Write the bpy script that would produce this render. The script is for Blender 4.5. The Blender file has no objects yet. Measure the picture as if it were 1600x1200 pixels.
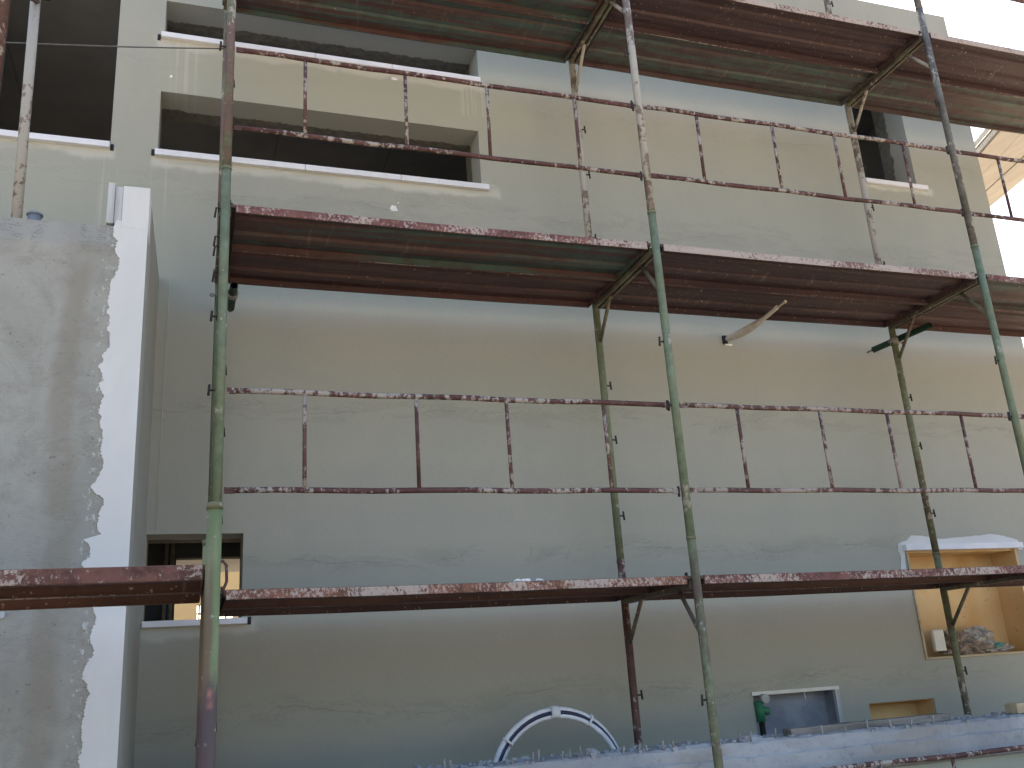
import bpy, math, random
from mathutils import Vector, Matrix, noise as mn
random.seed(7)
R = math.radians
sc = bpy.context.scene
col = sc.collection
# ------------------------------------------------------------------ camera
cam_d = bpy.data.cameras.new('camera')
cam = bpy.data.objects.new('camera', cam_d)
col.objects.link(cam)
rt = Vector((0.94787791, -0.31208677, -0.06425981))
up = Vector((-0.03643907, -0.30652222, 0.95116577))
fw = Vector((0.31654331, 0.89924745, 0.30191779))
m3 = Matrix((rt, up, -fw)).transposed()
cam.matrix_world = Matrix.Translation((-0.11385, -4.64996, -0.50068)) @ m3.to_4x4()
cam_d.sensor_width = 36.0
cam_d.lens = 1479.43 / 1600 * 36
cam_d.clip_start = 0.05
cam_d.clip_end = 3000
sc.camera = cam
# ------------------------------------------------------------------ world, sun, exposure
SUN_EL, SUN_AZ = R(43), R(6)
w = bpy.data.worlds.new('World')
sc.world = w
w.use_nodes = True
nt = w.node_tree
nt.nodes.clear()
sky = nt.nodes.new('ShaderNodeTexSky')
sky.sky_type = 'NISHITA'
sky.sun_disc = False
sky.sun_elevation = SUN_EL
sky.sun_rotation = SUN_AZ
sky.dust_density = 4.0
sky.ozone_density = 1.0
sky.air_density = 1.0
bg = nt.nodes.new('ShaderNodeBackground')
bg.inputs[1].default_value = 0.15
wo = nt.nodes.new('ShaderNodeOutputWorld')
nt.links.new(sky.outputs[0], bg.inputs[0])
nt.links.new(bg.outputs[0], wo.inputs[0])
sd = bpy.data.lights.new('sun', 'SUN')
sd.energy = 4.6
sd.angle = R(0.5)
sd.color = (1.0, 0.94, 0.86)
sun = bpy.data.objects.new('sun', sd)
col.objects.link(sun)
sdir = Vector((math.sin(SUN_AZ) * math.cos(SUN_EL), math.cos(SUN_AZ) * math.cos(SUN_EL), math.sin(SUN_EL)))
sun.rotation_euler = (-sdir).to_track_quat('-Z', 'Y').to_euler()
sun.location = sdir * 50
sc.view_settings.view_transform = 'Standard'
sc.view_settings.look = 'None'
sc.view_settings.gamma = 1
sc.view_settings.use_curve_mapping = False
sc.view_settings.exposure = 1.64


# ------------------------------------------------------------------ material helpers
class N:
    def __init__(s, name, rough=0.85, metallic=0.0, spec=0.3):
        s.m = bpy.data.materials.new(name)
        s.m.use_nodes = True
        s.t = s.m.node_tree
        s.b = s.t.nodes['Principled BSDF']
        s.b.inputs['Roughness'].default_value = rough
        s.b.inputs['Metallic'].default_value = metallic
        s.b.inputs['Specular IOR Level'].default_value = spec
        g = s.t.nodes.new('ShaderNodeNewGeometry')
        s.pos = g.outputs['Position']
        sp = s.t.nodes.new('ShaderNodeSeparateXYZ')
        s.l(s.pos, sp.inputs[0])
        s.x, s.y, s.z = sp.outputs

    def l(s, a, b):
        if hasattr(a, 'is_output'):
            s.t.links.new(a, b)
        else:
            b.default_value = a

    def math(s, op, a, b=0.0, c=None, clamp=False):
        n = s.t.nodes.new('ShaderNodeMath')
        n.operation = op
        n.use_clamp = clamp
        s.l(a, n.inputs[0])
        s.l(b, n.inputs[1])
        if c is not None:
            s.l(c, n.inputs[2])
        return n.outputs[0]

    def vec(s, sx=1, sy=1, sz=1, off=(0, 0, 0)):
        n = s.t.nodes.new('ShaderNodeMapping')
        s.l(s.pos, n.inputs[0])
        n.inputs[3].default_value = (sx, sy, sz)
        n.inputs[1].default_value = off
        return n.outputs[0]

    def noise(s, scale, detail=4, rough=0.55, vec=None, dist=0.0):
        n = s.t.nodes.new('ShaderNodeTexNoise')
        s.l(vec if vec is not None else s.pos, n.inputs['Vector'])
        n.inputs['Scale'].default_value = scale
        n.inputs['Detail'].default_value = detail
        n.inputs['Roughness'].default_value = rough
        n.inputs['Distortion'].default_value = dist
        return n.outputs[0]

    def step(s, v, a, b, t0=0.0, t1=1.0):
        n = s.t.nodes.new('ShaderNodeMapRange')
        n.interpolation_type = 'SMOOTHSTEP'
        s.l(v, n.inputs[0])
        for i, q in enumerate((a, b, t0, t1)):
            n.inputs[i + 1].default_value = q
        return n.outputs[0]

    def mix(s, f, a, b, mode='MIX'):
        n = s.t.nodes.new('ShaderNodeMix')
        n.data_type = 'RGBA'
        n.blend_type = mode
        s.l(f, n.inputs[0])
        for q, i in ((a, 6), (b, 7)):
            if hasattr(q, 'is_output'):
                s.l(q, n.inputs[i])
            else:
                n.inputs[i].default_value = (*q, 1) if len(q) == 3 else q
        return n.outputs[2]

    def mul(s, f, c, k):            # blend c towards c*k by factor f
        return s.mix(f, c, (k, k, k), 'MULTIPLY')

    def box(s, x0, x1, z0, z1, soft=0.02, nz=None, amp=0.0):
        x, z = s.x, s.z
        if nz is not None:
            d = s.math('MULTIPLY', s.math('SUBTRACT', nz, 0.5), amp)
            x = s.math('ADD', x, d)
            z = s.math('ADD', z, d)
        a = s.math('MULTIPLY', s.step(x, x0 - soft, x0 + soft), s.step(x, x1 - soft, x1 + soft, 1, 0))
        b = s.math('MULTIPLY', s.step(z, z0 - soft, z0 + soft), s.step(z, z1 - soft, z1 + soft, 1, 0))
        return s.math('MULTIPLY', a, b)

    def out(s, c, bump=None, bs=0.2, bd=0.01):
        s.l(c, s.b.inputs['Base Color'])
        if bump is not None:
            n = s.t.nodes.new('ShaderNodeBump')
            n.inputs['Strength'].default_value = bs
            n.inputs['Distance'].default_value = bd
            s.l(bump, n.inputs['Height'])
            s.l(n.outputs[0], s.b.inputs['Normal'])
        return s.m


def metal(name, a, b, thr=0.5, wide=0.12, scale=5.0, splash=0.62, sc_col=(0.42, 0.38, 0.33), stretch=(1, 1, 1), spec=0.3, sscale=26):
    n = N(name, 0.62, 0.0, spec)
    v = n.vec(*stretch)
    n1 = n.noise(scale, 7, 0.6, v)
    c = n.mix(n.step(n1, thr - wide, thr + wide), a, b)
    n2 = n.noise(scale * 9, 4, 0.6, v)
    c = n.mix(n.step(n2, 0.3, 0.75, 0.0, 0.55), c, tuple(q * 0.45 for q in b))
    n3 = n.noise(sscale, 6, 0.72, n.vec(1, 1, 0.7))
    n4 = n.noise(2.6, 4)
    sp = n.step(n.math('ADD', n3, n.math('MULTIPLY', n.math('SUBTRACT', n4, 0.5), 0.75)), splash - 0.025, splash + 0.03)
    c = n.mix(n.math('MULTIPLY', sp, 0.85), c, sc_col)
    return n.out(c, n.math('ADD', n3, n.math('MULTIPLY', n2, 0.3)), 0.5, 0.006)


RUST = (0.145, 0.068, 0.058)
DRUST = (0.085, 0.036, 0.034)
GREEN = (0.185, 0.235, 0.15)
OLIVE = (0.195, 0.215, 0.125)
M = {}
M['rail'] = metal('rusty guardrail steel', RUST, DRUST, 0.5, splash=0.55, sscale=34)
M['rail_white'] = metal('mortar splashed guardrail steel', RUST, (0.11, 0.055, 0.05), 0.5, splash=0.515, sscale=30, sc_col=(0.40, 0.34, 0.29))
M['post_green'] = metal('worn green scaffold paint', GREEN, OLIVE, 0.52, 0.1, 2.2, splash=0.66)
M['post_olive'] = metal('olive green scaffold paint with rust', (0.19, 0.205, 0.11), (0.14, 0.10, 0.07), 0.50, 0.08, 3.0, splash=0.64)
M['post_rust'] = metal('rust brown scaffold post', (0.14, 0.075, 0.06), (0.10, 0.05, 0.045), 0.5, splash=0.64)
M['post_mauve'] = metal('faded red scaffold post', (0.18, 0.12, 0.11), (0.17, 0.19, 0.125), 0.52, 0.06, 2.5, splash=0.62)
M['post_pale'] = metal('mortar covered scaffold post', (0.26, 0.205, 0.17), (0.17, 0.13, 0.105), 0.5, splash=0.43, sscale=16, sc_col=(0.44, 0.42, 0.37))
M['post_grey'] = metal('grey green weathered scaffold post', (0.2, 0.19, 0.165), (0.11, 0.10, 0.085), 0.5, splash=0.6)
n = N('nearest post paint, rusted low down', 0.6)
a = n.noise(3.0, 6, 0.6, n.vec(2.5, 2.5, 0.7))
b = n.noise(22, 5, 0.65, n.vec(1, 1, 0.4))
c = n.mix(n.step(a, 0.38, 0.6), (0.15, 0.20, 0.085), (0.24, 0.26, 0.135))
lowz = n.math('ADD', n.z, n.math('MULTIPLY', n.math('SUBTRACT', a, 0.5), 0.5))
side = n.step(n.math('ADD', n.x, n.math('MULTIPLY', n.math('SUBTRACT', b, 0.5), 0.02)), -0.050, -0.036, 1, 0)
brown = n.math('MULTIPLY', side, n.step(lowz, -0.25, 0.0, 0.85, 0.15))
c = n.mix(brown, c, (0.15, 0.09, 0.055))
c = n.mix(n.step(lowz, -0.5, -0.38, 0.92, 0), c, (0.085, 0.055, 0.06))
spot = n.math('MULTIPLY', n.step(n.math('ABSOLUTE', n.math('ADD', n.z, 0.485)), 0.012, 0.035, 1, 0), n.step(n.math('ABSOLUTE', n.math('ADD', n.x, 0.043)), 0.004, 0.012, 1, 0))
c = n.mix(n.math('MULTIPLY', spot, n.step(b, 0.3, 0.45)), c, (0.36, 0.15, 0.11))
c = n.mix(n.step(n.noise(30, 6, 0.7), 0.62, 0.66, 0, 0.7), c, (0.42, 0.41, 0.33))
M['post_near'] = n.out(c, b, 0.4, 0.004)
M['transom'] = metal('greasy olive transom steel', (0.19, 0.185, 0.12), (0.12, 0.095, 0.075), 0.5, splash=0.66)
M['pin'] = metal('dark steel pin', (0.05, 0.045, 0.04), (0.03, 0.025, 0.02), 0.5, splash=0.75)
M['clamp'] = metal('zinc coupler steel', (0.35, 0.34, 0.32), (0.18, 0.16, 0.13), 0.5, splash=0.6)
M['tie_green'] = metal('dark green tube paint', (0.03, 0.085, 0.05), (0.02, 0.055, 0.035), 0.5, splash=0.75)
PG = (0.07, 0.11, 0.095)
PR, PD = (0.105, 0.056, 0.05), (0.062, 0.036, 0.036)
for nm, a, b, thr, spl in (('plank_a', PG, PR, 0.49, 0.68), ('plank_b', PR, PD, 0.52, 0.66), ('plank_c', (0.085, 0.052, 0.052), (0.055, 0.033, 0.036), 0.5, 0.64), ('plank_d', (0.09, 0.115, 0.10), (0.105, 0.068, 0.066), 0.5, 0.66), ('plank_e', (0.15, 0.072, 0.055), (0.09, 0.045, 0.035), 0.5, 0.64)):
    n = N('steel plank ' + nm[-1], 0.6)
    v = n.vec(0.5, 11, 5, (0.3 * ord(nm[-1]), ord(nm[-1]) * 0.7, 0))
    n1 = n.noise(1.6, 5, 0.55, v)
    c = n.mix(n.step(n1, thr - 0.07, thr + 0.07), a, b)
    n2 = n.noise(9, 7, 0.65)
    c = n.mix(n.step(n2, 0.4, 0.7, 0, 0.6), c, (0.075, 0.036, 0.032))
    # pale mortar runs on the down-turned lips
    n3 = n.noise(1.0, 4, 0.6, n.vec(22, 2, 4))
    c = n.mix(n.step(n3, 0.6, 0.72, 0, 0.4), c, (0.26, 0.19, 0.16))
    n4 = n.noise(45, 4, 0.6)
    c = n.mix(n.step(n4, spl, spl + 0.05), c, (0.36, 0.32, 0.27))
    M[nm] = n.out(c, n.math('ADD', n2, n4), 0.4, 0.005)
for nm, a, spl in (('lip_red', (0.20, 0.088, 0.078), 0.545), ('lip_pale', (0.22, 0.125, 0.11), 0.46), ('lip_orange', (0.27, 0.12, 0.08), 0.51), ('lip_brown', (0.17, 0.08, 0.062), 0.565)):
    n = N('plank edge ' + nm[4:], 0.75)
    n1 = n.noise(14, 7, 0.7, n.vec(0.6, 1, 1))
    c = n.mix(n.step(n1, 0.4, 0.62), a, tuple(q * 0.5 for q in a))
    n2 = n.noise(1.9, 5, 0.6)
    n3 = n.noise(75, 6, 0.75, n.vec(0.8, 1, 0.6))
    f = n.step(n.math('ADD', n3, n.math('MULTIPLY', n.math('SUBTRACT', n2, 0.5), 0.95)), spl - 0.04, spl + 0.05)
    c = n.mix(n.math('MULTIPLY', f, 0.85), c, (0.47, 0.40, 0.35))
    M[nm] = n.out(c, n3, 0.5, 0.005)

# facade render -----------------------------------------------------------
n = N('grey beige facade render', 0.93, spec=0.15)
n0 = n.noise(0.55, 3, 0.5)
c = n.mix(n.step(n0, 0.32, 0.68), (0.39, 0.385, 0.318), (0.42, 0.405, 0.336))
n1 = n.noise(2.3, 6, 0.6, n.vec(1, 1, 0.6), 0.6)
c = n.mix(n.step(n1, 0.35, 0.7, 0, 0.35), c, (0.36, 0.358, 0.315))
nf = n.noise(70, 5, 0.65)
c = n.mul(n.step(nf, 0.35, 0.7, 0.0, 0.14), c, 0.7)
nw = n.noise(1.5, 5, 0.6, n.vec(0.7, 1, 1))
ne = n.noise(5.0, 6, 0.62, n.vec(0.45, 1, 1.6), 0.8)
# contour lines of trowelled-over day joints, one band for each lift of the scaffold
for zc, hw, st in ((1.24, 0.10, 0.55), (0.30, 0.085, 0.6), (-0.60, 0.10, 0.5), (2.78, 0.16, 0.45), (3.72, 0.1, 0.25), (4.9, 0.1, 0.3)):
    dz = n.math('ADD', n.math('SUBTRACT', n.z, zc), n.math('MULTIPLY', n.math('SUBTRACT', nw, 0.5), 0.42))
    band = n.step(n.math('ABSOLUTE', dz), hw * 0.4, hw, 1, 0)
    line = n.step(n.math('ABSOLUTE', n.math('SUBTRACT', ne, 0.52)), 0.0, 0.016, 1, 0)
    patch = n.step(ne, 0.52, 0.60)
    f = n.math('MULTIPLY', band, n.math('ADD', n.math('MULTIPLY', line, 0.46 * st), n.math('MULTIPLY', patch, 0.27 * st)))
    c = n.mul(f, c, 0.42)
    edge = n.step(n.math('ABSOLUTE', dz), 0.0, 0.007, 1, 0)
    c = n.mul(n.math('MULTIPLY', n.math('MULTIPLY', edge, n.step(n1, 0.45, 0.56)), 0.5 * st), c, 0.4)
# fresher, yellower coat between and beside the upper openings
c = n.mix(n.math('MULTIPLY', n.box(-0.45, 2.3, 3.44, 3.93, 0.12, n1, 0.5), 0.5), c, (0.43, 0.425, 0.335))
c = n.mix(n.math('MULTIPLY', n.box(-2.2, -0.2, 1.6, 3.0, 0.3, n1, 0.6), 0.35), c, (0.40, 0.395, 0.31))
# light smears under the sills
sm = n.noise(3.2, 6, 0.6, n.vec(1, 1, 0.5), 0.5)
for (x0, x1, z0, z1, s_) in ((-0.45, 1.9, 3.83, 3.93, 0.55), (-1.5, -0.66, 2.925, 3.01, 0.6), (-0.44, 1.96, 2.90, 3.01, 0.6), (5.28, 6.06, 3.40, 3.47, 0.7), (-0.40, 0.27, -0.12, -0.04, 0.5)):
    c = n.mix(n.math('MULTIPLY', n.math('MULTIPLY', n.box(x0, x1, z0, z1, 0.022, sm, 0.17), n.step(ne, 0.3, 0.5, 0.35, 1)), s_), c, (0.62, 0.60, 0.52))
# white run-off streaks
st = n.noise(1.0, 2, 0.5, n.vec(38, 1, 0.6))
for (x0, x1, z0, z1) in ((-0.42, -0.18, 3.47, 3.9), (-0.82, -0.66, 2.3, 2.97), (-0.46, -0.30, 2.4, 2.97), (1.7, 1.9, 3.6, 3.9)):
    f = n.math('MULTIPLY', n.box(x0, x1, z0, z1, 0.03), n.step(st, 0.5, 0.66, 0, 0.3))
    c = n.mix(f, c, (0.62, 0.59, 0.51))
# damp smears around the niches
c = n.mix(n.math('MULTIPLY', n.box(4.85, 6.6, -0.70, 0.36, 0.09, sm, 0.25), 0.3), c, (0.38, 0.375, 0.33))
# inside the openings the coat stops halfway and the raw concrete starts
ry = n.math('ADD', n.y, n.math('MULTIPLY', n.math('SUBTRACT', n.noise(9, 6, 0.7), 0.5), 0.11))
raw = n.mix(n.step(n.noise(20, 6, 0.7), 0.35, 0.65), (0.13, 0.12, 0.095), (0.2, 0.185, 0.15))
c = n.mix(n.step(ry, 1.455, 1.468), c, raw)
M['facade'] = n.out(c, n.math('ADD', nf, n.math('MULTIPLY', ne, 0.5)), 0.12, 0.004)

n = N('raw concrete of the box', 0.95, spec=0.15)
a = n.noise(1.7, 6, 0.62, n.vec(1.3, 1, 0.75), 0.5)
c = n.mix(n.step(a, 0.3, 0.7), (0.295, 0.29, 0.255), (0.40, 0.393, 0.35))
b = n.noise(7, 8, 0.7, dist=0.7)
c = n.mix(n.step(b, 0.45, 0.72, 0, 0.55), c, (0.27, 0.255, 0.22))
br = n.math('ADD', n.x, n.math('MULTIPLY', n.math('SUBTRACT', n.noise(1.6, 5), 0.5), 0.22))
bandm = n.math('MULTIPLY', n.step(n.math('ABSOLUTE', n.math('ADD', br, 0.66)), 0.02, 0.09, 1, 0), n.step(n.noise(3, 4), 0.3, 0.55))
c = n.mix(n.math('MULTIPLY', bandm, 0.6), c, (0.255, 0.23, 0.185))
tz = n.math('ADD', n.z, n.math('MULTIPLY', n.math('SUBTRACT', n.noise(8, 5), 0.5), 0.07))
top = n.step(tz, 1.57, 1.60)
c = n.mix(n.math('MULTIPLY', top, 0.65), c, (0.33, 0.34, 0.335))
cr = n.noise(16, 8, 0.75, n.vec(0.45, 1, 1.5), 1.2)
rid = n.step(n.math('ABSOLUTE', n.math('SUBTRACT', cr, 0.5)), 0.0, 0.02, 1, 0)
c = n.mul(n.math('MULTIPLY', n.math('MULTIPLY', rid, n.step(b, 0.44, 0.56)), n.math('ADD', n.math('MULTIPLY', top, 0.6), 0.28)), c, 0.35)
sp = n.step(n.noise(38, 4, 0.6), 0.66, 0.70)
c = n.mul(n.math('MULTIPLY', sp, 0.6), c, 0.45)
wh = n.math('MULTIPLY', n.step(n.noise(48, 6, 0.75, n.vec(1, 1, 0.6)), 0.56, 0.62), n.step(n.math('ABSOLUTE', n.math('ADD', n.x, 0.515)), 0.02, 0.055, 1, 0))
c = n.mix(n.math('MULTIPLY', wh, 0.7), c, (0.62, 0.62, 0.6))
M['box'] = n.out(c, n.math('ADD', b, n.math('MULTIPLY', cr, 0.6)), 0.5, 0.012)

n = N('smooth grey base coat', 0.93, spec=0.15)
a = n.noise(2.2, 5, 0.6, n.vec(1, 1, 0.5))
M['return'] = n.out(n.mix(n.step(a, 0.35, 0.65), (0.33, 0.33, 0.29), (0.365, 0.36, 0.32)), n.noise(60, 4), 0.1, 0.004)
n = N('white skim coat', 0.9, spec=0.2)
a = n.noise(3.0, 5, 0.6, n.vec(1, 1, 0.35))
c = n.mix(n.step(a, 0.35, 0.65), (0.64, 0.635, 0.61), (0.70, 0.695, 0.67))
gz = n.noise(24, 6, 0.7)
M['white'] = n.out(n.mul(n.step(gz, 0.6, 0.75, 0, 0.12), c, 0.6), gz, 0.15, 0.004)
n = N('grey white render board', 0.9, spec=0.2)
a = n.noise(1, 4, 0.6, n.vec(30, 1, 3))
M['white_b'] = n.out(n.mix(n.step(a, 0.35, 0.65), (0.42, 0.43, 0.42), (0.55, 0.555, 0.55)), a, 0.3, 0.004)
n = N('white stone sill', 0.6, spec=0.4)
a = n.noise(6, 5)
M['sill'] = n.out(n.mix(n.step(a, 0.3, 0.7), (0.74, 0.73, 0.74), (0.82, 0.81, 0.82)), a, 0.05, 0.002)
n = N('dark raw interior', 0.95, spec=0.1)
a = n.noise(2.5, 6, 0.6)
c = n.mix(n.step(a, 0.3, 0.7), (0.42, 0.42, 0.42), (0.5, 0.5, 0.49))
jx = n.math('ABSOLUTE', n.math('SUBTRACT', n.math('FRACT', n.math('MULTIPLY', n.x, 0.9)), 0.5))
c = n.mul(n.step(jx, 0.0, 0.015, 0.5, 0), c, 0.4)
M['inside'] = n.out(c, a, 0.3, 0.01)
n = N('grey site concrete', 0.95, spec=0.15)
a = n.noise(1.8, 7, 0.65, n.vec(0.7, 1, 1.4), 0.4)
c = n.mix(n.step(a, 0.3, 0.7), (0.29, 0.295, 0.30), (0.45, 0.455, 0.46))
b = n.noise(22, 7, 0.72)
c = n.mul(n.step(b, 0.5, 0.72, 0, 0.5), c, 0.45)
br = n.math('MULTIPLY', n.step(n.noise(2.3, 4, 0.6, n.vec(0.5, 1, 2, (4, 0, 0))), 0.55, 0.7), 0.45)
c = n.mix(br, c, (0.32, 0.28, 0.22))
M['concrete'] = n.out(c, n.math('ADD', a, b), 0.6, 0.01)
n = N('lower pale render', 0.95, spec=0.1)
a = n.noise(3, 5)
M['lower'] = n.out(n.mix(a, (0.31, 0.34, 0.27), (0.38, 0.40, 0.34)), a, 0.2, 0.01)
n = N('orange insulation board', 0.85, spec=0.2)
a = n.noise(4, 6, 0.6)
c = n.mix(n.step(a, 0.3, 0.7), (0.66, 0.42, 0.18), (0.72, 0.49, 0.235))
sx = n.step(n.math('ABSOLUTE', n.math('SUBTRACT', n.x, n.math('ADD', 5.735, n.math('MULTIPLY', a, 0.03)))), 0.0, 0.13, 1, 0)
c = n.mix(n.math('MULTIPLY', sx, 0.5), c, (0.55, 0.29, 0.10))
b = n.noise(17, 5, 0.6, dist=1.5)
c = n.mul(n.step(b, 0.66, 0.70, 0, 0.55), c, 0.35)
M['orange'] = n.out(c, n.noise(90, 3), 0.15, 0.003)
n = N('pale timber', 0.85, spec=0.2)
a = n.noise(3, 5, 0.6, n.vec(1, 6, 6))
M['ply'] = n.out(n.mix(n.step(a, 0.3, 0.7), (0.42, 0.33, 0.2), (0.55, 0.45, 0.3)), a, 0.2, 0.003)
n = N('weathered plank wood', 0.9, spec=0.15)
a = n.noise(4, 7, 0.7, n.vec(0.6, 8, 8))
M['wood'] = n.out(n.mix(n.step(a, 0.3, 0.7), (0.13, 0.12, 0.105), (0.27, 0.255, 0.23)), a, 0.5, 0.004)
n = N('cream eave boards', 0.8, spec=0.2)
a = n.noise(3, 5, 0.6, n.vec(3, 0.6, 3))
M['eave'] = n.out(n.mix(n.step(a, 0.35, 0.65), (0.47, 0.43, 0.37), (0.54, 0.50, 0.44)), a, 0.2, 0.003)
n = N('yellow painted wall', 0.9, spec=0.15)
a = n.noise(2.5, 6)
M['yellow'] = n.out(n.mix(a, (0.32, 0.25, 0.14), (0.38, 0.305, 0.18)), a, 0.2, 0.01)
n = N('bluish grey niche lining', 0.8, spec=0.3)
a = n.noise(5, 6, 0.65)
M['niche'] = n.out(n.mix(n.step(a, 0.35, 0.65), (0.22, 0.235, 0.27), (0.31, 0.325, 0.355)), a, 0.3, 0.004)
n = N('site dirt', 0.97, spec=0.1)
a = n.noise(0.35, 6, 0.6)
b = n.noise(6, 8, 0.7)
c = n.mix(n.step(a, 0.35, 0.65), (0.42, 0.35, 0.255), (0.32, 0.265, 0.19))
c = n.mul(n.step(b, 0.5, 0.7, 0, 0.35), c, 0.5)
M['dirt'] = n.out(c, n.math('ADD', a, b), 0.7, 0.05)


def plain(name, c, rough=0.6, var=0.12, scale=12, spec=0.4):
    n = N(name, rough, spec=spec)
    a = n.noise(scale, 5, 0.6)
    return n.out(n.mix(n.step(a, 0.3, 0.7), tuple(q * (1 - var) for q in c), tuple(min(1, q * (1 + var)) for q in c)), a, 0.15, 0.003)


M['room_shade'] = plain('plaster darkened as room shade', (0.05, 0.05, 0.05), 0.95)  # near-black colour stands in for the shade inside the lower room
M['conduit'] = plain('white plastic pipe', (0.70, 0.71, 0.74), 0.45)
M['navy'] = plain('dark blue stripe', (0.025, 0.03, 0.07), 0.5)
M['tape'] = plain('white tape', (0.75, 0.75, 0.75), 0.6)
M['cable'] = plain('flesh coloured cable sheath', (0.55, 0.46, 0.36), 0.5)
M['cable_w'] = plain('pale cable sheath', (0.60, 0.54, 0.46), 0.5)
M['black'] = plain('black rubber', (0.015, 0.015, 0.015), 0.7)
M['bucket'] = plain('blue grey plastic', (0.2, 0.225, 0.26), 0.5)
M['pgreen'] = plain('green pipe plastic', (0.035, 0.19, 0.09), 0.5)
M['valve'] = plain('chrome grey valve', (0.4, 0.4, 0.4), 0.35)
M['paper'] = plain('crumpled cement sack paper', (0.30, 0.23, 0.175), 0.9, 0.35, 20)
M['paper_w'] = plain('grey white sack paper', (0.36, 0.33, 0.29), 0.85, 0.35, 25)
M['teal'] = plain('teal plastic scrap', (0.06, 0.27, 0.22), 0.5)
M['socket'] = plain('off white plastic', (0.72, 0.70, 0.62), 0.5, 0.05)
M['plaster_bit'] = plain('white plaster lump', (0.8, 0.79, 0.76), 0.9)
M['leaf'] = plain('foliage', (0.06, 0.10, 0.04), 0.8, 0.4)
M['wire'] = plain('grey wire', (0.12, 0.12, 0.11), 0.6)
M['stub'] = metal('cement coated steel stub', (0.36, 0.36, 0.36), (0.25, 0.23, 0.21), 0.5, splash=0.6)


# ------------------------------------------------------------------ mesh helpers
class MB:
    def __init__(s):
        s.v, s.f, s.mi, s.sm = [], [], [], []

    def add(s, vs, fs, mi=0, smooth=False):
        o = len(s.v)
        s.v += [tuple(v) for v in vs]
        for f in fs:
            s.f.append(tuple(i + o for i in f))
            s.mi.append(mi)
            s.sm.append(smooth)

    def box(s, x0, x1, y0, y1, z0, z1, mi=0):
        vs = [(x, y, z) for z in (z0, z1) for y in (y0, y1) for x in (x0, x1)]
        s.add(vs, [(0, 2, 3, 1), (4, 5, 7, 6), (0, 1, 5, 4), (2, 6, 7, 3), (0, 4, 6, 2), (1, 3, 7, 5)], mi)

    def tube(s, pts, r, n=12, mi=0, caps=True, hollow=False, closed=False):
        P = [Vector(p) for p in pts]
        rr = r if isinstance(r, (list, tuple)) else [r] * len(P)
        L = len(P)
        vs, fs = [], []
        prev = None
        for i, p in enumerate(P):
            if closed:
                t = (P[(i + 1) % L] - P[i - 1]).normalized()
            else:
                t = (P[min(i + 1, L - 1)] - P[max(i - 1, 0)]).normalized()
            if prev is None:
                a = t.orthogonal().normalized()
            else:
                a = (prev - t * prev.dot(t)).normalized()
            prev = a
            b = t.cross(a)
            for k in range(n):
                q = 2 * math.pi * k / n
                vs.append(p + (a * math.cos(q) + b * math.sin(q)) * rr[i])
        for i in range(L if closed else L - 1):
            j = (i + 1) % L
            for k in range(n):
                k2 = (k + 1) % n
                fs.append((i * n + k, i * n + k2, j * n + k2, j * n + k))
        s.add(vs, fs, mi, True)
        if caps and not closed:
            o = (L - 1) * n
            base = len(s.v) - len(vs)
            if hollow:
                # inner wall and annular ends
                t0 = (P[1] - P[0]).normalized()
                inn = []
                for i, p in enumerate(P):
                    for k in range(n):
                        inn.append(p + (Vector(vs[i * n + k]) - p) * 0.86)
                f2 = []
                for i in range(L - 1):
                    for k in range(n):
                        k2 = (k + 1) % n
                        f2.append((i * n + k2, i * n + k, (i + 1) * n + k, (i + 1) * n + k2))
                s.add(inn, f2, mi, True)
                b2 = len(s.v) - len(inn)
                for oo in (0, o):
                    for k in range(n):
                        k2 = (k + 1) % n
                        s.f.append((base + oo + k, base + oo + k2, b2 + oo + k2, b2 + oo + k))
                        s.mi.append(mi)
                        s.sm.append(False)
            else:
                s.f.append(tuple(base + k for k in reversed(range(n))))
                s.f.append(tuple(base + o + k for k in range(n)))
                s.mi += [mi, mi]
                s.sm += [False, False]

    def poly(s, pts, d, mi=0):      # extruded polygon (pts list of Vector, d = extrusion vector)
        n = len(pts)
        d = Vector(d)
        vs = [Vector(p) for p in pts] + [Vector(p) + d for p in pts]
        fs = [tuple(range(n)), tuple(reversed(range(n, 2 * n)))]
        fs += [(i, i + n, (i + 1) % n + n, (i + 1) % n) for i in range(n)]
        s.add(vs, fs, mi)

    def build(s, name, mats, parent=None, origin=None, bevel=0.0):
        me = bpy.data.meshes.new(name)
        o_ = Vector(origin) if origin else Vector((0, 0, 0))
        me.from_pydata([tuple(Vector(v) - o_) for v in s.v], [], s.f)
        for m in (mats if isinstance(mats, (list, tuple)) else [mats]):
            me.materials.append(m)
        me.polygons.foreach_set('material_index', s.mi)
        me.polygons.foreach_set('use_smooth', s.sm)
        me.update()
        ob = bpy.data.objects.new(name, me)
        col.objects.link(ob)
        if bevel:
            b = ob.modifiers.new('bevel', 'BEVEL')
            b.width = bevel
            b.segments = 2
            b.limit_method = 'ANGLE'
            b.angle_limit = R(40)
        if parent is not None:
            ob.parent = parent
            ob.location = o_ - world_of(parent)
        else:
            ob.location = o_
        return ob


def world_of(o):
    p = Vector(o.location)
    while o.parent is not None:
        o = o.parent
        p += Vector(o.location)
    return p


def tag(o, label=None, cat=None, group=None, kind=None):
    if label: o['label'] = label
    if cat: o['category'] = cat
    if group: o['group'] = group
    if kind: o['kind'] = kind
    return o


def thing(name, loc, label, cat, group=None):
    o = bpy.data.objects.new(name, None)
    o.empty_display_size = 0.1
    o.location = loc
    col.objects.link(o)
    return tag(o, label, cat, group)


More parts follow.
